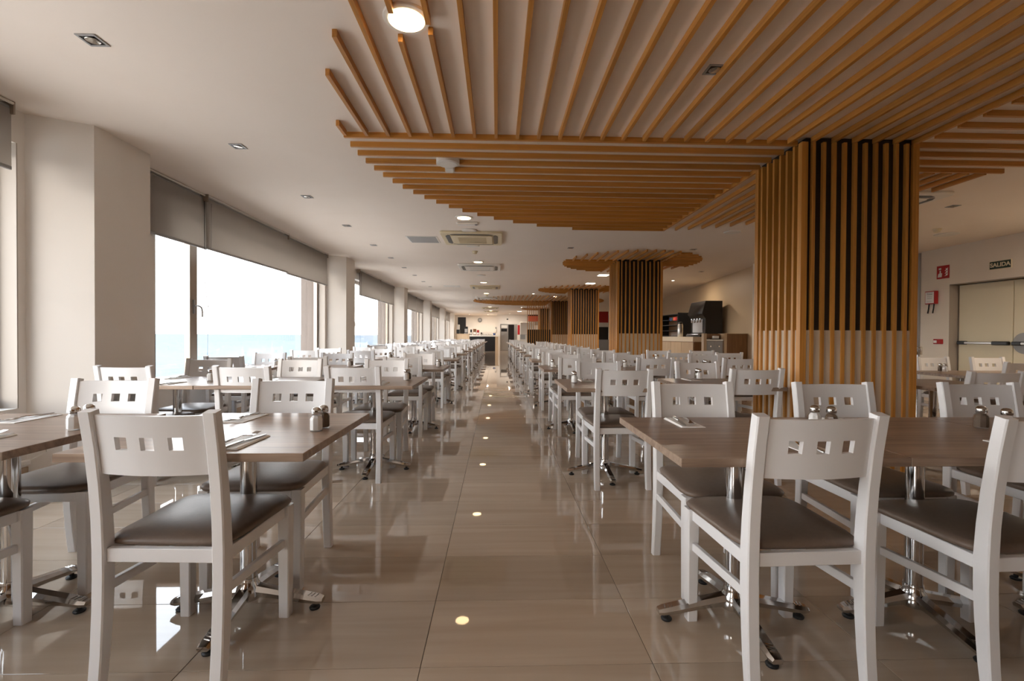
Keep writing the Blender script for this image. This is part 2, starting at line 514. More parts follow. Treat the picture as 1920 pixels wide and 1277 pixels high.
PIL = [(2.37, 3.58), (2.44, 9.45), (2.42, 15.33), (2.41, 20.85), (2.42, 26.7)]
PWD, PDP = 0.945, 0.66
PNAME = ['first slatted wooden pillar from the camera, the widest in view', 'second slatted wooden pillar from the camera, left of the drinks counter',
         'third slatted wooden pillar from the camera', 'fourth slatted wooden pillar from the camera, joined to the open slat screen',
         'fifth slatted wooden pillar, seen through the open slat screen']
CNAME = ['huge round wooden slat canopy on the ceiling over the first pillar', 'small round slat canopy on the ceiling around the second pillar',
         'small round slat canopy on the ceiling around the third pillar', 'large round slat canopy on the ceiling around the fourth pillar, reaching over the aisle',
         'small distant slat canopy around the fifth pillar behind the slat screen']
CIR = [(1.755, 3.844, 2.953), (2.79, 9.76, 1.41), (2.78, 15.63, 1.40), (1.83, 20.95, 2.90), (2.79, 26.98, 1.38)]
LIGHTS = [(-0.456, 2.342), (-0.448, 6.241), (-0.41, 9.973), (-0.405, 13.82), (-0.405, 17.40), (-0.40, 21.6), (-0.40, 25.6), (-0.40, 29.6)]
HOLES = [(-0.50, 2.36, 0.06, 0.105), (-0.345, 2.366, 0.05, 0.038), (-0.448, 4.19, 0.104, 0.06), (-0.448, 4.391, 0.045, 0.05), (-0.40, 21.6, 0.12, 0.12)]

def cuts(a, b, along_y, c):
    """split the run a..b where a lamp or a disc sits in the slat's way"""
    segs = [(a, b)]
    for hx, hy, rx, ry in HOLES:
        off, ctr, r, ra = (c - hx, hy, rx, ry) if along_y else (c - hy, hx, ry, rx)
        if abs(off) < r:
            e = ra if not along_y else ra
            out = []
            for s0, s1 in segs:
                if s1 < ctr - e or s0 > ctr + e: out.append((s0, s1)); continue
                if s0 < ctr - e: out.append((s0, ctr - e))
                if s1 > ctr + e: out.append((ctr + e, s1))
            segs = out
    return segs

VQ = math.pi / 2
def upright(par, x, y, face, z0, z1):
    o = put('slat', vert_me, par, (x, y, z0), 0, (z1 - z0, 1, 1))
    # local x up; local -z (depth) points back into the pillar
    if face == 'front': m = Matrix(((0, -1, 0), (0, 0, -1), (1, 0, 0)))
    elif face == 'back': m = Matrix(((0, 1, 0), (0, 0, 1), (1, 0, 0)))
    elif face == 'left': m = Matrix(((0, 0, -1), (0, 1, 0), (1, 0, 0)))
    else: m = Matrix(((0, 0, 1), (0, -1, 0), (1, 0, 0)))
    o.rotation_euler = m.to_euler()

for k, (xl, yf) in enumerate(PIL):
    xr, yb = xl + PWD, yf + PDP
    p = thing('slatted_pillar', PNAME[k], 'pillar', (0, 0, 0), 0, 'slatted wooden pillars')
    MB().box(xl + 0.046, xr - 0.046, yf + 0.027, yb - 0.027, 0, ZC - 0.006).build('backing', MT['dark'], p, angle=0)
    ft = MB()
    ft.box(xl + 0.020, xr - 0.020, yf + 0.014, yb - 0.014, 0.07, 1.19)
    ft.build('wainscot', MT['cladding'], p, angle=0)
    MB().box(xl - 0.004, xr + 0.004, yf - 0.004, yb + 0.004, 0.0, 0.07).build('plinth', MT['cladding'], p, bevel=0.002)
    top = ZC - SH - 0.004
    n = 12
    for j in range(n):
        x = xl + 0.014 + (PWD - 0.028) * j / (n - 1)
        upright(p, x, yf, 'front', 0.07, top)
        if k < 2: upright(p, x, yb, 'back', 0.07, top)
    m = 8
    for j in range(m):
        y = yf + 0.014 + (PDP - 0.028) * j / (m - 1)
        if 0 < j < m - 1:
            upright(p, xl, y, 'left', 0.07, top)
            if k < 3: upright(p, xr, y, 'right', 0.07, top)
        else:
            upright(p, xl, y, 'left', 0.07, top)
            if k < 3: upright(p, xr, y, 'right', 0.07, top)
    # canopy: four fields of parallel slats laid round the pillar like a pinwheel
    cx, cy, rad = CIR[k]
    c = thing('slatted_canopy', CNAME[k], 'ceiling canopy', (0, 0, 0), 0, 'slatted ceiling canopies')
    px, py = 0.1655, 0.179
    x0 = xl + 0.097
    i0 = int(math.ceil((cx - rad - x0) / px))
    i = i0
    while x0 + i * px < xr + 0.02:                       # front field
        x = x0 + i * px
        hh = rad * rad - (x - cx) ** 2
        if hh > 0:
            ya = cy - math.sqrt(hh)
            for a, b in cuts(ya, yf + 0.06, True, x): slat_y(c, a, b, x)
        i += 1
    j = 0
    while yf + 0.095 + j * py < cy + rad:                # left field
        y = yf + 0.095 + j * py
        hh = rad * rad - (y - cy) ** 2
        if hh > 0:
            xa = cx - math.sqrt(hh)
            for a, b in cuts(xa, min(xl + 0.02, cx + math.sqrt(hh)), False, y): slat_x(c, a, b, y)
        j += 1
    i = 0
    while x0 - 0.06 + i * px < cx + rad:                 # back field
        x = x0 - 0.06 + i * px
        hh = rad * rad - (x - cx) ** 2
        if hh > 0: slat_y(c, yb + 0.0, cy + math.sqrt(hh), x)
        i += 1
    j = 0
    while yb - 0.04 - j * py > cy - rad:                 # right field
        y = yb - 0.04 - j * py
        hh = rad * rad - (y - cy) ** 2
        if hh > 0: slat_x(c, xr + 0.035, cx + math.sqrt(hh), y)
        j += 1

# open screen of slats left of the fourth pillar
sc = thing('slat_screen', 'open screen of upright wooden slats over a dark low panel beside the fourth pillar', 'screen')
MB().box(1.345, 2.385, 20.90, 20.95, 0, 1.41).build('low_panel', MT['dark'], sc, bevel=0.003)
for x in (1.355, 1.45, 1.545, 1.64, 1.735, 1.83, 1.925, 2.02, 2.115, 2.21, 2.305):
    upright(sc, x, 20.85, 'front', 0.0, ZC - SH - 0.004)

# ------------------------------------------------------------------ ceiling fixtures
def disc(mb, cx, cy, r, z0, z1, n=32):
    mb.lathe([(r, z0), (r, z1)], n, cx, cy)
pos = ['first', 'second', 'third', 'fourth', 'fifth', 'sixth', 'seventh', 'eighth']
for k, (x, y) in enumerate(LIGHTS):
    t = thing('ceiling_light', ('round ceiling light set among the slats of the big canopy, closest to the camera' if k == 0 else
              'round warm ceiling light above the aisle, %s one from the camera' % pos[k]), 'ceiling light', (x, y, ZC), 0, 'round lights above the aisle')
    MB().lathe([(0.089, -0.013), (0.112, -0.011), (0.115, -0.006), (0.115, -0.0005)], 40).build('rim', MT['plastic'], t)
    MB().lathe([(0.0885, -0.0150), (0.0885, -0.0132)], 40).build('diffuser', MT['lamp'], t)

def glow(par, watt, size, col=(1.0, 0.84, 0.66), z=-0.045):
    l = bpy.data.lights.new('bulb', 'AREA')
    l.shape = 'DISK'; l.size = size; l.energy = watt; l.color = col
    o = bpy.data.objects.new('bulb', l); COL.objects.link(o)
    o.parent = par; o.location = (0, 0, z)
    return o
def spot(x, y, label, lit=False, sq=True, grp='recessed ceiling spots', s=0.052):
    t = thing('recessed_spot', label, 'ceiling spot', (x, y, ZC), 0, grp)
    f = MB()
    if sq:
        f.box(-s, s, -s, -s + 0.012, -0.006, -0.0005); f.box(-s, s, s - 0.012, s, -0.006, -0.0005)
        f.box(-s, -s + 0.012, -s + 0.012, s - 0.012, -0.006, -0.0005); f.box(s - 0.012, s, -s + 0.012, s - 0.012, -0.006, -0.0005)
        f.build('frame', MT['grey'], t)
        MB().box(-s + 0.012, s - 0.012, -s + 0.012, s - 0.012, -0.002, -0.0005).build('well', MT['black'], t)
    else:
        f.lathe([(0.05, -0.006), (0.05, -0.0005)], 20).build('frame', MT['plastic'], t)
    g = MB().lathe([(0.030, -0.0085), (0.034, -0.0065)], 20)
    g.build('lens', MT['lamp2'] if lit else MT['lens'], t)
    if lit: glow(t, 14 if x > 4 else (20 if y > 33 else 3), 0.06, (1.0, 0.90, 0.78) if y > 33 else (1.0, 0.84, 0.66), z=-0.02)
    return t
for k in range(10):
    y = [2.584, 3.988, 5.403, 6.809, 8.263, 9.60, 10.97, 12.35, 13.79, 15.20][k]
    spot(-2.17, y, 'unlit square recessed spot over the window tables, %s from the camera' % ORD[k])
spot(1.269, 2.718, 'unlit square recessed spot between the slats of the huge canopy')
spot(1.303, 8.297, 'unlit square spot in the ceiling between the huge and the second canopy')
spot(3.525, 8.313, 'unlit square spot in the ceiling right above the second canopy')
spot(5.417, 5.401, 'unlit square spot in the ceiling near the exit doors')
spot(4.921, 11.132, 'unlit square spot in the ceiling in front of the drinks station')
for k, (x, y, l) in enumerate(((4.93, 12.97, 'small lit spot above the drinks station'), (1.349, 17.458, 'small lit spot in the ceiling in front of the fourth canopy'),
                               (2.274, 18.60, 'small lit spot in the ceiling just left of the third pillar'), (1.36, 26.03, 'small lit spot in the ceiling beyond the fourth canopy'),
                               (-2.1, 35.2, 'tiny fill spot added above the wooden counter at the far wall'), (-0.7, 35.2, 'tiny fill spot added above the dark bar counter at the far wall'), (0.9, 33.6, 'tiny fill spot added in front of the kitchen doors'))):  # the tiny far spots are added to brighten the far end
    spot(x, y, l, True, False, 'small lit ceiling spots')
for k, (x, y) in enumerate(((2.708, 11.884), (2.754, 13.756), (1.431, 29.989), (6.9, 4.6))):  # the panel by the exit doors is unseen, added to light that wall
    t = thing('square_light', 'lit square ceiling panel, ' + ('behind the second pillar near its edge', 'between the second and third pillar canopies', 'far away before the kitchen doors', 'added out of view to brighten the exit door wall')[k], 'ceiling light', (x, y, ZC), 0, 'square lit panels')
    MB().box(-0.14, 0.14, -0.14, 0.14, -0.016, -0.0005).build('frame', MT['plastic'], t)
    MB().box(-0.12, 0.12, -0.12, 0.12, -0.022, -0.0165).build('diffuser', MT['lamp2'], t)
    glow(t, (4, 4, 16, 20)[k], 0.2, z=-0.03)

def cassette(x, y, label, a, b):
    t = thing('air_conditioner', label, 'air conditioner', (x, y, ZC), 0, 'ceiling air conditioners')
    def rsq(s, c): return [(-s + c, -s), (s - c, -s), (s, -s + c), (s, s - c), (s - c, s), (-s + c, s), (-s, s - c), (-s, -s + c)]
    MB().prism(rsq(0.475, 0.03), -0.035, -0.0005).build('panel', a, t, bevel=0.008)
    for r in range(4):
        sl = MB().prism([(-0.26, -0.405), (0.26, -0.405), (0.335, -0.365), (0.31, -0.335), (-0.31, -0.335), (-0.335, -0.365)], -0.038, -0.0355)
        o = sl.build('air_slot', MT['black'], t); o.rotation_euler = (0, 0, r * math.pi / 2)
    MB().prism(rsq(0.318, 0.03), -0.047, -0.0355).build('centre_panel', a, t, bevel=0.005)
    g = MB()
    for i in range(9):
        g.box(-0.22, 0.22, -0.21 + i * 0.05, -0.18 + i * 0.05, -0.051, -0.0475)
    g.build('grille', b, t)
cassette(-0.40, 7.52, 'yellowed square air conditioner in the ceiling, closest to the camera', MT['ivory'], MT['ivory2'])
cassette(-0.40, 10.72, 'white square air conditioner in the ceiling, second above the aisle', MT['plastic'], MT['plastic'])
cassette(-0.39, 15.13, 'yellowed square air conditioner in the ceiling, third above the aisle', MT['ivory'], MT['ivory2'])
cassette(-0.39, 19.4, 'square air conditioner just before the fourth canopy above the aisle', MT['plastic'], MT['plastic'])
cassette(-0.39, 26.6, 'square air conditioner beyond the fourth canopy', MT['ivory'], MT['ivory2'])
cassette(-0.39, 30.3, 'farthest square air conditioner, before the far wall', MT['ivory'], MT['ivory2'])
cassette(4.43, 5.32, 'white air conditioner partly hidden behind the first pillar', MT['plastic'], MT['plastic'])

h = thing('ceiling_hatch', 'flat grey access hatch in the ceiling left of the yellowed air conditioner', 'hatch', (-1.215, 7.72, ZC))
MB().box(-0.25, 0.25, -0.26, 0.26, -0.006, -0.0005).build('frame', MT['plastic'], h)
MB().box(-0.225, 0.225, -0.235, 0.235, -0.009, -0.0065).build('door', MT['grey'], h)
h = thing('ceiling_hatch', 'pale access hatch left of the third air conditioner', 'hatch', (-1.45, 15.0, ZC))
MB().box(-0.25, 0.25, -0.26, 0.26, -0.006, -0.0005).build('frame', MT['plastic'], h)
MB().box(-0.225, 0.225, -0.235, 0.235, -0.009, -0.0065).build('door', MT['plastic'], h)
e = thing('emergency_light', 'flat white emergency light bar behind the second round ceiling light', 'emergency light', (-0.42, 6.53, ZC))
MB().box(-0.15, 0.15, -0.05, 0.05, -0.03, -0.0005).build('housing', MT['plastic'], e, bevel=0.01)
MB().box(-0.13, 0.10, -0.035, 0.035, -0.036, -0.0305).build('cover', MT['paper'], e)
MB().box(0.105, 0.135, -0.03, 0.03, -0.036, -0.0305).build('battery_cap', MT['grey'], e)
def speaker(x, y, label, r=0.115, drop=0.0):
    t = thing('ceiling_speaker', label, 'speaker', (x, y, ZC), 0, 'round ceiling speakers')
    MB().lathe([(r * 0.9, -0.014 - drop), (r, -0.010 - drop), (r, -0.0005)], 32).build('rim', MT['plastic'], t)
    MB().lathe([(r * 0.86, -0.016 - drop), (r * 0.86, -0.0142 - drop)], 32).build('grille', MT['plastic'], t)
speaker(-0.42, 7.0, 'round white speaker in the ceiling in front of the yellowed air conditioner')
speaker(-0.43, 8.2, 'round white speaker in the ceiling behind the yellowed air conditioner')
speaker(-0.448, 4.175, 'round white speaker disc notched into the slats of the huge canopy', 0.098, 0.040)
speaker(-0.42, 12.2, 'round white speaker behind the second air conditioner')
speaker(3.513, 6.898, 'round white speaker in the ceiling left of the first pillar top', 0.12)
speaker(6.784, 6.857, 'round white speaker in the ceiling beside the exit doors detector', 0.15)
o = tag(MB().box(-0.038, 0.038, -0.06, 0.06, -0.045, -0.0005).build('junction_box', MT['plastic'], loc=(-0.448, 4.36, ZC), bevel=0.004), 'small white box next to the speaker disc in the canopy slats', 'junction box')
def detector(x, y, label):
    t = thing('smoke_detector', label, 'smoke detector', (x, y, ZC), 0, 'smoke detectors')
    MB().lathe([(0.052, -0.018), (0.055, -0.0005)], 24).build('base', MT['ivory'], t)
    MB().lathe([(0.02, -0.055), (0.036, -0.048), (0.042, -0.0185)], 24).build('head', MT['ivory'], t)
detector(-0.424, 8.75, 'ivory smoke detector hanging behind the yellowed air conditioner')
detector(-0.40, 18.2, 'ivory smoke detector before the fourth canopy above the aisle')
detector(6.333, 6.546, 'ivory smoke detector in the ceiling close to the exit doors')

# ------------------------------------------------------------------ blinds
XB = -3.31
def blind(y0, y1, zb, label, fwd=0.0, cord=None):
    t = thing('roller_blind', label, 'blind', (XB + fwd, y0, ZC), 0, 'grey roller blinds')
    L = y1 - y0
    f = MB().box(-0.001, 0.001, 0.004, L - 0.004, zb - ZC + 0.012, -0.05)
    f.build('cloth', MT['blind'], t, angle=0)
    MB().tube([(-0.025, 0.01, -0.045), (-0.025, L - 0.01, -0.045)], 0.026, 12).build('roller', MT['grey'], t)
    MB().box(-0.008, 0.010, 0.008, L - 0.008, zb - ZC - 0.014, zb - ZC + 0.012).build('bottom_bar', MT['grey'], t, bevel=0.003)
    for yy in (0.0, L - 0.012):
        MB().box(-0.06, 0.025, yy, yy + 0.012, -0.085, -0.0005).build('bracket', MT['alu'], t)
    MB().tube([(0.018, 0.01, -0.014), (0.018, L - 0.01, -0.014)], 0.010, 8).build('head_rail', MT['plastic'], t)
    if cord is not None:
        c = MB()
        c.tube([(0.02, cord, -0.08), (0.02, cord + 0.01, -1.0), (0.03, cord + 0.05, -1.28), (0.03, cord + 0.03, -2.05)], 0.0035, 6)
        c.tube([(0.03, cord + 0.11, -0.08), (0.03, cord + 0.10, -1.0), (0.03, cord + 0.05, -1.28)], 0.0025, 6)
        c.build('cord', MT['black'], t)
for k, y in enumerate(PY[:-2]):
    if k == 0: continue
    if k == 1:
        blind(y + 3.8, y + 5.56, 2.255, 'grey roller blind left of the first pilaster, cut by the picture edge', 0.0, 1.40)
        continue
    w = 'window bay %s from the camera' % ORD[k - 2]
    nm = ORD[k - 2]
    if k == 2:
        blind(y + 0.86, y + 1.795, 2.105, 'narrow grey roller blind closest to the camera in the widest window', 0.0, 0.86)
    if k <= 5:
        blind(y + (1.73 if k == 2 else 1.78), y + 3.79, 2.105 if k == 2 else 2.10, 'long grey roller blind in the middle of the %s full window' % nm, 0.03 if k == 2 else 0.0, None if k == 2 else -0.05)
        blind(y + 3.80, y + 5.56, 2.095, 'grey roller blind at the far end of the %s full window' % nm)
    else:
        blind(y + 1.78, y + 5.56, 2.10, 'distant grey roller blind in the %s full window' % nm)

cd = thing('cable_trunk', 'white cable trunk above the skirting under the left window', 'trunking', (XI + 0.012, 0, 0))
MB().box(0, 0.03, 1.2, 3.46, 0.19, 0.225).build('channel', MT['plastic'], cd, bevel=0.004)
MB().tube([(0.015, 3.45, 0.21), (0.10, 3.50, 0.27), (0.12, 3.47, 0.36), (0.06, 3.40, 0.46), (0.008, 3.34, 0.52)], 0.005, 6).build('cable', MT['plastic'], cd)

# ------------------------------------------------------------------ chairs
def oct_ring(cx, cy, z, wx, wy, ch=0.004):
    a, b = wx / 2, wy / 2
    return [(cx - a + ch, cy - b, z), (cx + a - ch, cy - b, z), (cx + a, cy - b + ch, z), (cx + a, cy + b - ch, z),
            (cx + a - ch, cy + b, z), (cx - a + ch, cy + b, z), (cx - a, cy + b - ch, z), (cx - a, cy - b + ch, z)]
PZ = [0.0, 0.12, 0.25, 0.36, 0.45, 0.55, 0.66, 0.78, 0.90]
PYC = [-0.232, -0.219, -0.210, -0.206, -0.206, -0.211, -0.221, -0.237, -0.257]
PWY = [0.034, 0.040, 0.045, 0.048, 0.049, 0.046, 0.043, 0.040, 0.038]
def ypost(z):
    for i in range(len(PZ) - 1):
        if z <= PZ[i + 1]:
            u = (z - PZ[i]) / (PZ[i + 1] - PZ[i]); return PYC[i] * (1 - u) + PYC[i + 1] * u
    return PYC[-1]
def rear_leg(mb, s):
    rings = [oct_ring(s * 0.192, y, z, 0.040, w_) for z, y, w_ in zip(PZ, PYC, PWY)]
    rings[-1] = [(a, b, c - 0.006 if b < PYC[-1] else c) for a, b, c in rings[-1]]
    mb.loft(rings)
def front_leg(mb, s):
    mb.loft([oct_ring(s * 0.199, 0.187, z, w_, w_) for z, w_ in ((0.0, 0.040), (0.40, 0.046), (0.448, 0.046))])
def backrest(mb, nx=3):
    xs = [-0.178, -0.142, -0.106, -0.064, -0.0425, -0.021, 0.021, 0.0425, 0.064, 0.106, 0.142, 0.178]
    zs = [0.695, 0.735, 0.776, 0.817, 0.850, 0.884]
    hole = {(3 - 1 + 0, 2), (5, 2), (8, 2)}
    hole = {(2, 2), (5, 2), (8, 2)}
    def P(i, j, side):
        x, z = xs[i], zs[j]
        yc = ypost(z) + 0.004 - 0.026 * (1 - (x / 0.178) ** 2)
        return (x, yc + (0.009 if side else -0.009), z)
    V = {}
    def vid(i, j, sd):
        k_ = (i, j, sd)
        if k_ not in V: V[k_] = len(vs); vs.append(P(i, j, sd))
        return V[k_]
    vs = []; fs = []
    NX, NZ = len(xs) - 1, len(zs) - 1
    ok = lambda i, j: 0 <= i < NX and 0 <= j < NZ and (i, j) not in hole
    for i in range(NX):
        for j in range(NZ):
            if not ok(i, j): continue
            for sd in (0, 1):
                fs.append((vid(i, j, sd), vid(i + 1, j, sd), vid(i + 1, j + 1, sd), vid(i, j + 1, sd)))
            for (di, dj, a, b) in ((-1, 0, (i, j), (i, j + 1)), (1, 0, (i + 1, j), (i + 1, j + 1)), (0, -1, (i, j), (i + 1, j)), (0, 1, (i, j + 1), (i + 1, j + 1))):
                if not ok(i + di, j + dj):
                    fs.append((vid(*a, 0), vid(*b, 0), vid(*b, 1), vid(*a, 1)))
    mb.add(vs, fs)
def cushion(mb, n=12):
    # squab: rounded plan, bulged sides, crowned top
    def plan(u, v, inset):
        wx = (0.228 - 0.020 * (0.5 - v / 2)) - inset
        y0, y1 = -0.200 + inset, 0.238 - inset
        x, y = u * wx, y0 + (v * 0.5 + 0.5) * (y1 - y0)
        if y < -0.178: x = max(-0.169, min(0.169, x))      # notched round the rear legs
        return x, y
    def sq(a, p=5.0):
        c, s_ = math.cos(a), math.sin(a)
        d = (abs(c) ** p + abs(s_) ** p) ** (-1 / p)
        return c * d, s_ * d
    N = 44
    rings = []
    for inset, z in ((0.012, 0.4485), (0.002, 0.4555), (0.0, 0.465), (0.006, 0.474), (0.022, 0.481), (0.06, 0.489), (0.11, 0.494), (0.17, 0.496)):
        ring = []
        for i in range(N):
            u, v = sq(2 * math.pi * i / N, 7.0 if inset < 0.03 else 4.0)
            x, y = plan(u, v, inset)
            ring.append((x, y, z))
        rings.append(ring)
    mb.loft(rings)
def rails(mb):
    mb.box(-0.172, 0.172, -0.218, -0.196, 0.408, 0.452)
    mb.box(-0.176, 0.176, 0.184, 0.206, 0.405, 0.448)
    for s in (-1, 1):
        x = s * 0.196
        mb.box(x - 0.011, x + 0.011, -0.182, 0.164, 0.405, 0.448)
def stretcher(mb, s):
    x = s * 0.197
    pts = [(-0.186, 0.300), (-0.186, 0.332), (0.166, 0.316), (0.166, 0.284)]
    mb.prism(pts, x - 0.009, x + 0.009, 'x')

def make_chair():
    t = thing('dining_chair', 'white wooden dining chair', 'chair')
    c = MB(); cushion(c); c.build('seat', MT['seat'], t, angle=50)
    b = MB(); backrest(b); b.build('backrest', MT['white'], t, angle=30, bevel=0.0)
    for s in (-1, 1):
        l = MB(); rear_leg(l, s); l.build('leg', MT['white'], t, angle=40)
    for s in (-1, 1):
        l = MB(); front_leg(l, s); l.build('leg', MT['white'], t, angle=40)
    r = MB(); rails(r); r.build('seat_frame', MT['white'], t, bevel=0.002)
    for s in (-1, 1):
        l = MB(); stretcher(l, s); l.build('stretcher', MT['white'], t, bevel=0.002)
    return t
def make_far_chair():
    mb = MB()
    backrest(mb); rails(mb)
    for s in (-1, 1): rear_leg(mb, s); front_leg(mb, s); stretcher(mb, s)
    mb.cur = 1; cushion(mb)
    o = mb.build('dining_chair', [MT['white'], MT['seat']], angle=40)
    return tag(o, 'white chair', 'chair')
CH, CHF = Kind(make_chair()), Kind(make_far_chair())
FAR_Y = 13.0
def chair(x, y, rz, label, group='white dining chairs'):
    return (CH if y < FAR_Y else CHF).place((x, y, 0), rz, label, group)

# ------------------------------------------------------------------ tables
def make_leg(mb, mg, ang):
    """one of the four arms of the cast base, running outwards along +x"""
    ca, sa = math.cos(ang), math.sin(ang)
    prof = [(0.030, 0.060, 0.105, 0.027), (0.09, 0.056, 0.092, 0.026), (0.16, 0.046, 0.078, 0.026), (0.23, 0.034, 0.064, 0.027), (0.285, 0.027, 0.052, 0.026), (0.305, 0.028, 0.045, 0.020)]
    rings = []
    for x, z0, z1, hw in prof:
        zm = z0 + (z1 - z0) * 0.55
        sec = [(-hw * 0.8, z0), (hw * 0.8, z0), (hw, zm), (hw * 0.62, z1), (-hw * 0.62, z1), (-hw, zm)]
        rings.append([(x * ca - y * sa, x * sa + y * ca, z) for y, z in sec])
    mb.loft(rings)
    # raised ribs on the toe
    for q in range(3):
        xx = 0.245 + q * 0.014
        pts = [(xx, -0.012), (xx + 0.004, -0.012), (xx + 0.010, 0.012), (xx + 0.006, 0.012)]
        mb.prism([(a * ca - b * sa, a * sa + b * ca) for a, b in pts], 0.052, 0.0625 - q * 0.003)
    gx, gy = 0.270 * ca, 0.270 * sa
    mg.lathe([(0.020, 0.0), (0.022, 0.006), (0.018, 0.011), (0.009, 0.013), (0.009, 0.031)], 14, gx, gy)
def make_table(w, d, yo):
    t = thing('dining_table', 'dining table', 'table')
    MB().box(-w / 2, w / 2, -d / 2, d / 2, 0.722, 0.75).build('tabletop', MT['table'], t, bevel=0.0015)
    MB().lathe([(0.031, 0.075), (0.031, 0.714)], 24, 0, yo).build('pedestal', MT['chrome'], t)
    MB().lathe([(0.048, 0.050), (0.052, 0.070), (0.044, 0.100), (0.036, 0.112), (0.0345, 0.135)], 24, 0, yo).build('hub', MT['chrome'], t)
    MB().box(-0.2, 0.2, -0.2 + yo, 0.2 + yo, 0.714, 0.722).build('mounting_plate', MT['black'], t)
    for q in range(4):
        a = MB(); g = MB()
        make_leg(a, g, q * math.pi / 2)
        a.v = [(x, y + yo, z) for x, y, z in a.v]; g.v = [(x, y + yo, z) for x, y, z in g.v]
        lg = a.build('leg', MT['chrome'], t, angle=30)
        g.build('glide', MT['rubber'], lg)
    return t
def make_far_table(w, d):
    mb = MB().box(-w / 2, w / 2, -d / 2, d / 2, 0.722, 0.75)
    mb.cur = 1
    mb.lathe([(0.031, 0.075), (0.031, 0.722)], 16)
    g = MB()
    for q in range(4): make_leg(mb, g, q * math.pi / 2)
    mb.cur = 2
    mb.add(g.v, g.f)
    return tag(mb.build('dining_table', [MT['table'], MT['chrome'], MT['rubber']], angle=30), 'dining table', 'table')
TB = {'big': Kind(make_table(0.79, 0.785, 0.03)), 'small': Kind(make_table(0.745, 0.745, 0.02)),
      'bigfar': Kind(make_far_table(0.79, 0.785)), 'smallfar': Kind(make_far_table(0.745, 0.745))}

# ------------------------------------------------------------------ table ware
def make_shaker(kind):
    t = thing(kind + '_shaker', kind, 'shaker')
    H = 0.072
    ph = math.pi / 8
    MB().lathe([(0.0255, 0.0), (0.0268, 0.004), (0.0268, 0.046), (0.024, 0.055), (0.0165, 0.064), (0.0165, H)], 8, 0, 0, ph).build('jar', MT['glass'], t, angle=20)
    MB().lathe([(0.0235, 0.005), (0.0240, 0.008), (0.0240, 0.045), (0.0215, 0.053), (0.0145, 0.0615)], 8, 0, 0, ph).build('contents', MT[kind], t, angle=20)
    MB().lathe([(0.0185, H - 0.006), (0.0195, H - 0.004), (0.0195, H + 0.008), (0.0180, H + 0.014), (0.012, H + 0.020), (0.004, H + 0.022)], 18).build('cap', MT['chrome'], t, angle=40)
    return t
def make_far_shaker(kind):
    mb = MB().lathe([(0.0255, 0.0), (0.0268, 0.046), (0.0165, 0.064)], 8, 0, 0, math.pi / 8)
    mb.cur = 1
    mb.lathe([(0.0185, 0.064), (0.0195, 0.080), (0.012, 0.092)], 12)
    return tag(mb.build(kind + '_shaker', [MT[kind], MT['chrome']], angle=30), kind, 'shaker')
SK = {'salt': Kind(make_shaker('salt')), 'pepper': Kind(make_shaker('pepper'))}
SKF = {'salt': Kind(make_far_shaker('salt')), 'pepper': Kind(make_far_shaker('pepper'))}
ZT = 0.7505
def shakers(x, y, where, dx=0.006, dy=0.060, flip=False):
    K = SK if y < 8 else SKF
    a, b = ('pepper', 'salt') if flip else ('salt', 'pepper')
    K[a].place((x, y, ZT), R(14), 'glass %s shaker, %s' % (a, where), 'salt and pepper shakers')
    K[b].place((x + dx, y + dy, ZT), R(5), 'glass %s shaker, %s' % (b, where), 'salt and pepper shakers')

def make_napkin():
    mb = MB().box(-0.052, 0.052, -0.105, 0.105, 0, 0.0018)
    mb.add([(-0.052, -0.105, 0.002), (0.050, -0.105, 0.002), (0.050, 0.105, 0.002), (-0.052, 0.105, 0.002),
            (-0.050, -0.104, 0.0030), (0.044, -0.104, 0.0065), (0.046, 0.104, 0.0050), (-0.050, 0.104, 0.0028)],
           [(3, 2, 1, 0), (4, 5, 6, 7), (0, 1, 5, 4), (1, 2, 6, 5), (2, 3, 7, 6), (3, 0, 4, 7)])
    return tag(mb.build('napkin', MT['paper'], angle=0), 'napkin', 'napkin')
def strip(mb, pts, th=0.0022):
    """flat metal strip: (y, half width, z) stations"""
    rings = [[(-h_, y, z), (h_, y, z), (h_ * 0.8, y, z + th), (-h_ * 0.8, y, z + th)] for y, h_, z in pts]
    mb.loft(rings)
def make_fork():
    mb = MB()
    strip(mb, [(-0.10, 0.0085, 0.0), (-0.085, 0.0095, 0.001), (-0.03, 0.005, 0.006), (0.015, 0.0035, 0.011), (0.035, 0.0055, 0.008), (0.052, 0.0125, 0.004), (0.062, 0.0130, 0.0035)])
    for q in range(4):
        x = -0.0100 + q * 0.00667
        for (y0, z0, y1, z1) in ((0.060, 0.0035, 0.080, 0.004), (0.080, 0.004, 0.104, 0.010)):
            mb.add([(x - 0.0017, y0, z0), (x + 0.0017, y0, z0), (x + 0.0012, y1, z1), (x - 0.0012, y1, z1),
                    (x - 0.0017, y0, z0 + 0.002), (x + 0.0017, y0, z0 + 0.002), (x + 0.0012, y1, z1 + 0.002), (x - 0.0012, y1, z1 + 0.002)],
                   [(3, 2, 1, 0), (4, 5, 6, 7), (0, 1, 5, 4), (1, 2, 6, 5), (2, 3, 7, 6), (3, 0, 4, 7)])
    return tag(mb.build('fork', MT['chrome'], angle=30), 'fork', 'fork')
def make_knife():
    mb = MB()
    strip(mb, [(-0.112, 0.006, 0.0), (-0.10, 0.0085, 0.0), (-0.02, 0.0070, 0.002), (-0.01, 0.0050, 0.002)], 0.004)
    strip(mb, [(-0.01, 0.0050, 0.003), (0.01, 0.0095, 0.002), (0.08, 0.0100, 0.001), (0.105, 0.0060, 0.001), (0.114, 0.001, 0.001)], 0.0014)
    return tag(mb.build('knife', MT['steel'], angle=30), 'knife', 'knife')
NP, FK, KN = Kind(make_napkin()), Kind(make_fork()), Kind(make_knife())
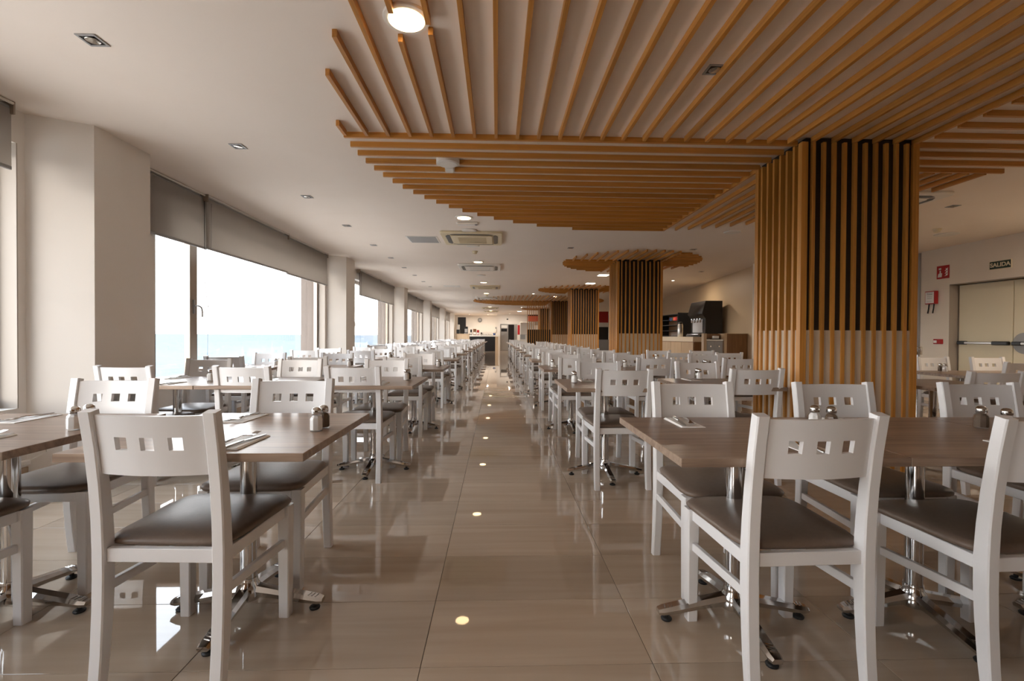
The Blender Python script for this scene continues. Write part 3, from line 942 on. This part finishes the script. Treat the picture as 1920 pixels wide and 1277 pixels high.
def setting(cx, cy, rz, where):
    a = rz + R(random.uniform(-3, 3))
    ca, sa = math.cos(a), math.sin(a)
    def W(x, y): return (cx + x * ca - y * sa, cy + x * sa + y * ca)
    x, y = W(0, 0)
    NP.place((x, y, ZT), a, 'paper napkin, ' + where, 'napkins on the tables')
    x, y = W(-0.018, 0.012)
    FK.place((x, y, ZT + 0.0072), a - R(12), 'steel fork, ' + where, 'forks on the tables')
    x, y = W(0.018, -0.004)
    KN.place((x, y, ZT + 0.0072), a - R(9), 'steel knife, ' + where, 'knives on the tables')

# ------------------------------------------------------------------ seating plan
def jig(s): return random.uniform(-s, s)
ROWN = {'a': 'window-side aisle row', 'b': 'middle window-side row', 'c': 'row along the windows', 'p': 'pillar-side aisle row', 'q': 'row before the pillars'}
def place_table(key, i, x, y, row=None, near=True, far=True, cn=None, cf=None, sett=False, shak=None, rz=0.0, where=None):
    """one table with the chair that turns its back on the camera (near) and the one facing it (far)"""
    rn = row
    w = where or '%s table of the %s' % (ORD[i], rn)
    far_y = y > FAR_Y
    big = key == 'big'
    d = 0.785 if big else 0.745
    TB[key + ('far' if far_y else '')].place((x, y, 0), rz, 'grey oak pedestal table, ' + (where if where else '%s of the %s' % (ORD[i], rn)), 'grey oak tables')
    yo = 0.03 if big else 0.02
    if near:
        p = cn or (x - 0.02 + jig(0.03), y - d / 2 + 0.17 + jig(0.028), R(jig(2.5)))
        chair(p[0], p[1], p[2], 'white chair, back to camera, ' + w)
    if far:
        p = cf or (x + jig(0.03), y + d / 2 - 0.085 + jig(0.03), R(jig(2.5)))
        chair(p[0], p[1], math.pi + p[2], 'white chair facing camera, ' + w)
    if sett:
        if sett in (1, 2): setting(x + 0.115, y - d / 2 + 0.15, 0.0, 'near side of the ' + w)
        if sett in (1, 3): setting(x - 0.125, y + d / 2 - 0.15, math.pi, 'far side of the ' + w)
    if shak: shakers(x + shak[0], y + shak[1], w)

AM = [1.92, 3.93, 5.65, 7.75, 9.9] + [11.87 + 1.97 * i for i in range(10)]
for i, y in enumerate(AM):
    near_pil = i in (1, 4, 7, 10, 13)
    st = 1 if i < 3 else 0
    # aisle row
    if i == 0:
        place_table('big', i, -1.02, y, ROWN['a'], cn=(-1.055, 1.725, R(-2.5)), cf=(-1.085, 2.285, R(1.0)), sett=1, shak=(0.30, -0.035))
        place_table('small', i, -1.965, 1.925, ROWN['b'], cn=(-2.06, 1.70, R(-3)), cf=(-2.0, 2.27, R(2)), sett=1, shak=(0.285, -0.015))
        place_table('small', i, -2.715, 1.93, ROWN['c'], near=False, far=False, sett=3)
        continue
    if i == 1:
        place_table('big', i, -1.03, y, ROWN['a'], cn=(-1.09, 3.83, R(-1)), cf=(-1.07, 4.36, R(2)), sett=1, shak=(0.26, 0.06))
        place_table('small', i, -1.875, 3.90, ROWN['b'], cn=(-1.90, 3.80, R(-1)), cf=(-1.91, 4.33, R(-2)), sett=1)
        place_table('small', i, -2.625, 3.90, ROWN['c'], cn=(-2.74, 3.78, R(-2)), cf=(-2.76, 4.33, R(1)), sett=1, shak=(0.27, 0.01))
        continue
    xb, xc = (-1.85, -2.66) if near_pil else (-2.08, -2.95)
    if y < 32:
        place_table('big', i, -1.0 if i == 2 else -1.02, y, ROWN['a'], sett=st, shak=(0.29, 0.02) if i < 11 else None)
        place_table('small', i, xb, y + jig(0.05), ROWN['b'], sett=st, shak=(0.28, 0.1) if i < 7 else None)
        place_table('small', i, xc, y + jig(0.05), ROWN['c'], sett=st, shak=(0.28, 0.1) if i < 5 else None)

BM = [1.82, 3.77, 5.64, 7.48] + [9.35 + 1.87 * i for i in range(10)]
for i, y in enumerate(BM):
    if i == 0:
        place_table('small', i, 0.955, y, ROWN['p'], cn=(0.99, 1.662, R(2)), cf=(1.025, 2.165, R(0)), sett=1)
        place_table('small', i, 1.7025, y, ROWN['q'], cn=(1.715, 1.615, R(2)), cf=(1.78, 2.165, R(0)), sett=3)
        place_table('small', i, 2.45, y, 'row beside the first pillar', near=False, cf=(2.58, 2.17, R(-1)), where='table between the first pillar and the picture edge')
        shakers(1.36, 1.95, 'seam of the two closest pillar-side tables', 0.05, -0.03)
        shakers(2.075, 1.93, 'table seam behind the chair cut off at the picture edge', 0.045, -0.06, True)
        setting(1.875, 1.585, 0.0, 'table edge before the chair cut off at the picture edge')
        continue
    st = 1 if i < 3 else 0
    if i == 1:
        place_table('small', i, 0.885, y, ROWN['p'], cn=(0.93, 3.64, R(1)), cf=(0.95, 4.10, R(0)), sett=1, shak=(-0.25, 0.03))
        place_table('small', i, 1.845, 3.85, ROWN['q'], cn=(1.955, 3.72, R(3)), cf=(1.90, 4.12, R(0)), sett=1, shak=(-0.02, 0.30))
        continue
    place_table('small', i, 0.905, y, ROWN['p'], sett=st, shak=(-0.22, 0.06) if i < 10 else None)
    if i not in (10, 11) and y < 22:
        place_table('small', i, 1.80, y, ROWN['q'], sett=st, shak=(-0.22, 0.06) if i < 6 else None)
place_table('small', 0, 2.79, 5.64, None, where='table just behind the first pillar', sett=1, shak=(-0.2, 0.05))
place_table('small', 0, 2.81, 7.50, None, where='table between the first pillar and the second', shak=(-0.2, 0.05))
place_table('small', 0, 3.56, 7.45, None, where='table in front of the brown wooden station')
# by the exit doors
place_table('small', 0, 3.745, 3.86, None, far=False, cn=(3.60, 3.50, R(0)), where='table touching the first pillar on its door side')
place_table('small', 0, 5.13, 4.96, None, cn=(5.30, 4.78, R(2)), cf=(5.46, 5.42, R(2)), where='table before the exit doors', shak=(-0.05, 0.17))
place_table('small', 0, 5.876, 4.96, None, near=False, cf=(6.15, 5.42, R(-2)), where='second table before the exit doors')

# ------------------------------------------------------------------ exit door wall: signs and boxes
sg = thing('exit_sign', 'dark green exit sign reading SALIDA above the cream double doors', 'sign', (XW, 6.965, 2.27))
MB().box(-0.012, -0.0005, -0.155, 0.155, -0.062, 0.062).build('plate', MT['green'], sg)
bd = MB()
for (a, b, c, d) in ((-0.160, 0.160, 0.058, 0.066), (-0.160, 0.160, -0.066, -0.058), (-0.160, -0.152, -0.058, 0.058), (0.152, 0.160, -0.058, 0.058)):
    bd.box(-0.014, -0.0005, a, b, c, d)
bd.build('border', MT['cream'], sg)
def word(txt, size, par, m, loc, rot, name='lettering', ext=0.001):
    cu = bpy.data.curves.new(name, 'FONT')
    cu.body = txt; cu.size = size; cu.align_x = 'CENTER'; cu.align_y = 'CENTER'; cu.extrude = ext
    cu.offset = size * 0.03
    tmp = bpy.data.objects.new(name, cu); COL.objects.link(tmp)
    bpy.context.view_layer.update()
    me = bpy.data.meshes.new_from_object(tmp)
    bpy.data.objects.remove(tmp)
    me.materials.clear(); me.materials.append(m)
    o = bpy.data.objects.new(name, me); COL.objects.link(o)
    o.parent = par; o.location = loc; o.rotation_euler = rot
    return o
word('SALIDA', 0.088, sg, MT['cream'], (-0.0135, 0, 0.0), (R(90), 0, R(-90)))

fa = thing('fire_alarm_sign', 'red sign with a white pressing hand and flames on the wall', 'sign', (XW, 7.895, 2.28))
MB().box(-0.006, -0.0005, -0.113, 0.113, -0.113, 0.113).build('plate', MT['red'], fa)
hd = MB()
hd.prism([(0.095, -0.085), (0.02, -0.085), (0.012, -0.02), (0.035, -0.012), (0.035, 0.03), (0.06, 0.03), (0.06, -0.012), (0.085, -0.03)], -0.008, -0.0065, 'x')
hd.box(-0.008, -0.0065, 0.03, 0.075, 0.045, 0.075)
hd.build('hand', MT['paper'], fa)
fm = MB()
for q in range(3):
    z = -0.075 + q * 0.045
    fm.prism([(-0.03, z), (-0.085, z + 0.012), (-0.095, z + 0.06), (-0.075, z + 0.035), (-0.055, z + 0.05), (-0.055, z + 0.02)], -0.008, -0.0065, 'x')
fm.build('flames', MT['paper'], fa)
fb = thing('fire_blanket_box', 'red fire blanket box with a white label and two black straps', 'fire blanket', (XW, 8.07, 1.85))
MB().box(-0.07, -0.0005, -0.095, 0.095, -0.115, 0.115).build('case', MT['red'], fb, bevel=0.006)
MB().box(-0.0725, -0.0705, -0.08, 0.08, -0.10, 0.10).build('label_plate', MT['paper'], fb)
ln = MB()
for q, (z, l, h_) in enumerate(((0.08, 0.06, 0.010), (0.055, 0.055, 0.014), (0.02, 0.05, 0.006), (-0.005, 0.05, 0.004), (-0.02, 0.045, 0.004), (-0.07, 0.06, 0.004))):
    ln.box(-0.0735, -0.0726, -l, l, z - h_ / 2, z + h_ / 2)
ln.build('print', MT['grey'], fb)
for yy in (-0.05, 0.045):
    MB().tube([(-0.035, yy, -0.112), (-0.04, yy + 0.004, -0.2), (-0.045, yy + 0.015, -0.28)], 0.011, 6).build('strap', MT['black'], fb)
cp = thing('call_point', 'small red fire alarm button low on the wall beside the exit doors', 'fire alarm', (XW, 7.945, 1.07))
MB().box(-0.05, -0.0005, -0.072, 0.072, -0.043, 0.043).build('case', MT['red'], cp, bevel=0.006)
MB().box(-0.053, -0.0505, 0.0, 0.06, -0.025, 0.02).build('glass_plate', MT['paper'], cp)
bs = thing('barrier_post', 'chrome belt barrier post with blue belt beside the first pillar', 'barrier post', (5.62, 6.05, 0))
MB().lathe([(0.16, 0.0), (0.16, 0.012), (0.13, 0.022), (0.03, 0.03)], 32).build('base', MT['chrome'], bs)
MB().lathe([(0.028, 0.03), (0.028, 0.91)], 20).build('post', MT['chrome'], bs)
MB().lathe([(0.04, 0.91), (0.043, 0.915), (0.043, 1.005), (0.035, 1.015)], 24).build('head', MT['chrome'], bs)
MB().box(-0.115, -0.044, -0.012, 0.012, 0.935, 0.99).build('belt', MT['blue'], bs, bevel=0.004)

# ------------------------------------------------------------------ drinks station by the tiled wall
ct = thing('drinks_counter', 'light oak drinks counter with cream worktop by the tiled wall', 'counter', (0, 0, 0))
MB().box(4.97, 5.66, 11.62, 16.2, 0.08, 1.0).build('carcass', MT['brownwood'], ct)
MB().box(4.93, 5.70, 11.60, 16.25, 1.0, 1.125).build('worktop', MT['stone'], ct, bevel=0.004)
MB().box(5.0, 5.64, 11.66, 16.15, 0.0, 0.08).build('plinth', MT['black'], ct)
for q in range(6):
    y = 11.64 + q * 0.76
    MB().box(4.95, 4.969, y, y + 0.745, 0.1, 0.985).build('door', MT['oak'], ct, bevel=0.002)
dp = thing('drink_dispenser', 'tall black drink dispenser standing on the drinks counter', 'dispenser', (0, 0, 0))
MB().prism([(5.16, 1.1255), (5.74, 1.1255), (5.74, 2.05), (5.30, 2.05), (5.20, 1.72), (5.30, 1.60), (5.30, 1.20), (5.16, 1.18)], 11.72, 12.60, 'y').build('body', MT['black'], dp, bevel=0.008)
MB().box(5.285, 5.298, 11.86, 12.46, 1.24, 1.58).build('splash_plate', MT['steel'], dp)
for q in range(4):
    MB().lathe([(0.018, 1.50), (0.026, 1.52), (0.026, 1.60)], 12, 5.245, 11.90 + q * 0.17).build('nozzle', MT['chrome'], dp)
MB().box(5.155, 5.285, 11.80, 12.52, 1.185, 1.20).build('drip_tray', MT['chrome'], dp)
ur = thing('thermos', 'steel thermos flask on the drinks counter left of the black dispenser', 'flask', (5.14, 12.95, 1.1255))
MB().lathe([(0.07, 0.0), (0.075, 0.01), (0.075, 0.33), (0.06, 0.36)], 24).build('body', MT['steel'], ur)
MB().lathe([(0.06, 0.36), (0.062, 0.40), (0.03, 0.42)], 24).build('lid', MT['black'], ur)
rk = thing('glass_rack', 'black shelf unit with glasses on the drinks counter left of the flask', 'rack', (0, 0, 0))
MB().box(5.58, 5.62, 13.3, 15.0, 1.1255, 1.80).build('back_panel', MT['brownwood'], rk)
for q in range(5):
    MB().box(5.22, 5.58, 13.3, 15.0, 1.14 + q * 0.16, 1.155 + q * 0.16).build('shelf', MT['black'], rk)
for yy in (13.28, 15.0):
    MB().box(5.2, 5.62, yy, yy + 0.02, 1.1255, 1.82).build('side_panel', MT['black'], rk)
for q, m in enumerate(('red', 'coral', 'green', 'blue')):
    MB().box(5.205, 5.219, 13.40 + q * 0.14, 13.52 + q * 0.14, 1.60, 1.70).build('flavour_tag', MT[m], rk)
for q in range(8):
    tag(MB().lathe([(0.028, 0), (0.034, 0.11)], 14).build('drinking_glass', MT['glass'], loc=(5.30, 13.38 + q * 0.095, 1.1555)), '%s clear glass from the flask on the lowest rack shelf' % ORD[q], 'glass', 'glasses on the rack shelf')
# wooden service station
ws = thing('service_station', 'brown wooden service station between the drinks counter and the first pillar', 'cabinet', (0, 0, 0))
MB().box(5.14, 5.20, 10.40, 10.7, 0, 1.205).build('side_panel', MT['oak'], ws)
MB().box(4.67, 4.735, 10.40, 10.52, 0, 1.205).build('side_panel', MT['oak'], ws)
MB().box(5.2, 5.685, 10.42, 10.47, 0, 1.205).build('front_panel', MT['brownwood'], ws)
MB().box(4.735, 5.14, 10.62, 10.66, 0, 1.20).build('back_panel', MT['brownwood'], ws)
MB().box(4.735, 5.14, 10.44, 10.62, 1.04, 1.07).build('shelf', MT['steel'], ws)
dw = thing('drawer_unit', 'grey drawer unit with round knobs inside the wooden service station', 'drawers', (0, 0, 0))
MB().box(4.742, 5.132, 10.46, 10.615, 0.0, 1.035).build('carcass', MT['grey'], dw)
for r_ in range(4):
    for q in range(2):
        x0 = 4.747 + q * 0.193
        f_ = MB().box(x0, x0 + 0.187, 10.445, 10.459, 0.06 + r_ * 0.245, 0.295 + r_ * 0.245).build('drawer', MT['grey'], dw, bevel=0.003)
        MB().tube([(x0 + 0.093, 10.445, 0.18 + r_ * 0.245), (x0 + 0.093, 10.42, 0.18 + r_ * 0.245)], 0.016, 10).build('knob', MT['chrome'], f_)
tag(MB().box(-0.12, 0.12, -0.08, 0.08, 0, 0.02).build('tray', MT['black'], loc=(4.95, 10.53, 1.0705), bevel=0.004), 'black tray on top of the grey drawer unit', 'tray')
tag(MB().box(-0.05, 0.05, -0.06, 0.06, 0, 0.06).build('napkin_stack', MT['paper'], loc=(5.0, 10.53, 1.0908), bevel=0.003), 'stack of paper napkins on the black tray', 'napkins')

# ------------------------------------------------------------------ far end of the hall
bc = thing('bar_counter', 'long dark bar counter with white top at the far wall', 'bar counter', (0, 0, 0))
MB().box(-1.94, -0.13, 33.55, 34.3, 0.0, 1.05).build('front_panel', MT['black'], bc)
MB().box(-0.13, 0.08, 33.5, 34.3, 0.0, 1.05).build('end_post', MT['oak'], bc)
MB().box(-1.97, 0.17, 33.45, 34.35, 1.05, 1.155).build('worktop', MT['plastic'], bc, bevel=0.006)
wc = thing('wooden_counter', 'light wooden counter at the window end of the bar', 'counter', (0, 0, 0))
MB().box(-2.95, -1.98, 33.45, 34.3, 0, 1.21).build('front_panel', MT['oak'], wc)
MB().box(-2.97, -1.975, 33.40, 34.35, 1.21, 1.24).build('worktop', MT['oak'], wc, bevel=0.004)
tag(MB().box(-3.02, -2.40, 36.0, 36.08, 0.0, 2.52).build('dark_panel', MT['black'], bevel=0.01), 'tall dark panel on the far wall behind the wooden counter', 'panel')
ck = thing('wall_clock', 'round dark wall clock on the far white wall', 'clock', (-1.36, 36.99, 2.34))
def disc_y(mb, r, y0, y1, n=28): mb.prism([(r * math.cos(2 * math.pi * i / n), r * math.sin(2 * math.pi * i / n)) for i in range(n)], y0, y1, 'y')
q_ = MB(); disc_y(q_, 0.165, -0.05, -0.001); q_.build('rim', MT['black'], ck)
q_ = MB(); disc_y(q_, 0.135, -0.054, -0.0505); q_.build('face', MT['grey'], ck)
MB().box(-0.008, 0.008, -0.058, -0.0545, 0, 0.09).build('hand', MT['paper'], ck)
MB().box(0, 0.07, -0.058, -0.0545, -0.008, 0.008).build('hand', MT['paper'], ck)
cmo = thing('dome_camera', 'black dome camera above the kitchen doors', 'camera', (0.775, 34.999, 2.39))
MB().box(-0.05, 0.05, -0.03, -0.001, -0.05, 0.05).build('bracket', MT['plastic'], cmo)
MB().lathe([(0.02, -0.08), (0.055, -0.06), (0.065, -0.02), (0.05, 0.0)], 16, 0, -0.06).build('dome', MT['black'], cmo)
cm = thing('coffee_machine', 'black and steel coffee machine on the wooden counter', 'coffee machine', (-2.23, 33.85, 1.2405))
MB().box(-0.12, 0.12, -0.2, 0.2, 0, 0.52).build('body', MT['black'], cm, bevel=0.02)
MB().box(-0.1, 0.1, -0.215, -0.201, 0.1, 0.36).build('front', MT['steel'], cm)
MB().box(-0.13, 0.13, -0.28, -0.2, 0.0, 0.05).build('drip_tray', MT['steel'], cm)
wm = thing('juice_machine', 'white drinks machine with black base on the wooden counter', 'drinks machine', (-2.80, 33.85, 1.2405))
MB().box(-0.12, 0.10, -0.2, 0.2, 0, 0.3).build('base', MT['black'], wm, bevel=0.01)
MB().box(-0.11, 0.09, -0.18, 0.2, 0.3005, 0.66).build('tank', MT['plastic'], wm, bevel=0.02)
for q, (x, w_, h_, m, nm) in enumerate(((-1.62, 0.22, 0.44, 'brownwood', 'tall brown box on the bar counter'), (-1.38, 0.16, 0.36, 'red', 'red box beside the tall brown box on the bar'),
                                        (-1.88, 0.12, 0.40, 'black', 'narrow dark carton at the wooden counter end of the bar'), (-1.13, 0.10, 0.18, 'black', 'small dark box on the bar before the rack'))):
    b_ = thing('carton', nm, 'box', (x, 33.95, 1.1555))
    MB().box(-w_ / 2, w_ / 2, -0.12, 0.12, 0, h_).build('case', MT[m], b_, bevel=0.006)
    MB().box(-w_ / 2 + 0.015, w_ / 2 - 0.015, -0.124, -0.1205, h_ * 0.1, h_ * 0.5).build('print', MT['paper'], b_)
gr = thing('dish_rack', 'low wire rack of cups on the bar counter', 'rack', (-0.78, 33.95, 1.1555))
for q in range(2):
    MB().box(-0.42, 0.42, -0.15, 0.15, 0.02 + q * 0.16, 0.03 + q * 0.16).build('shelf', MT['steel'], gr)
for sx in (-0.42, 0.41):
    MB().box(sx, sx + 0.01, -0.15, 0.15, 0, 0.2).build('side_frame', MT['steel'], gr)
for q in range(9):
    tag(MB().lathe([(0.025, 0), (0.04, 0.07), (0.04, 0.08)], 12).build('cup', MT['plastic'], loc=(-1.12 + q * 0.085, 33.9, 1.1860)), '%s white cup from the window side in the bar wire rack' % ORD[q], 'cup', 'cups in the bar rack')
bk = thing('blue_bucket', 'blue bucket on the bar counter', 'bucket', (-0.20, 33.9, 1.1555))
MB().lathe([(0.08, 0), (0.10, 0.13), (0.105, 0.14)], 20).build('pail', MT['blue'], bk)
MB().tube([(-0.1, 0, 0.13), (-0.06, -0.05, 0.19), (0.06, -0.05, 0.19), (0.1, 0, 0.13)], 0.005, 6).build('handle', MT['black'], bk)
sd = thing('soap_dispenser', 'white dispenser on the far wall above the bar counter', 'dispenser', (-0.14, 36.99, 1.60))
MB().box(-0.1, 0.1, -0.12, -0.001, -0.2, 0.16).build('case', MT['plastic'], sd, bevel=0.02)
MB().box(-0.02, 0.10, -0.13, -0.121, 0.06, 0.20).build('lid', MT['grey'], sd)
fe = thing('red_sign_panel', 'tall red panel on the wall beside the kitchen doors', 'panel', (1.62, 34.99, 1.56))
MB().box(-0.09, 0.09, -0.04, -0.001, -0.36, 0.36).build('case', MT['red'], fe, bevel=0.01)
MB().box(-0.11, 0.11, -0.03, -0.0005, -0.38, 0.38).build('back_plate', MT['plastic'], fe)
cb = thing('white_cabinet', 'pale cabinet with grey base standing before the slat screen', 'cabinet', (0, 0, 0))
MB().box(1.49, 2.4, 29.8, 30.4, 1.2, 1.99).build('upper_body', MT['plastic'], cb, bevel=0.01)
MB().box(1.49, 2.4, 29.85, 30.4, 0.9, 1.1995).build('recess', MT['grey'], cb)
MB().box(1.45, 2.42, 29.75, 30.4, 0.0, 0.8995).build('base', MT['plastic'], cb, bevel=0.008)
MB().box(1.80, 1.92, 29.77, 29.849, 0.9, 1.19).build('side_post', MT['plastic'], cb)
ps = thing('wall_poster', 'coral red poster with a black top seen through the slat screen', 'poster', (2.75, 34.99, 2.42))
MB().box(-0.42, 0.42, -0.02, -0.001, -0.22, 0.2).build('print', MT['coral'], ps)
MB().box(-0.42, 0.42, -0.02, -0.001, 0.2005, 0.30).build('top_band', MT['black'], ps)
MB().box(-0.42, 0.42, -0.02, -0.001, -0.50, -0.2205).build('bottom_band', MT['jamb'], ps)
pr = thing('red_banner', 'red banner with black lower part seen between the second and third pillars', 'banner', (5.45, 24.0, 0))
MB().box(-0.3, 0.3, -0.02, 0.02, 1.83, 2.40).build('red_part', MT['red'], pr)
MB().box(-0.3, 0.3, -0.02, 0.02, 0.95, 1.60).build('black_part', MT['black'], pr)
MB().box(-0.3, 0.3, -0.01, 0.01, 1.60, 1.83).build('middle_band', MT['plastic'], pr)
MB().box(-0.35, 0.35, -0.2, 0.2, 0.0, 0.95).build('stand', MT['grey'], pr)
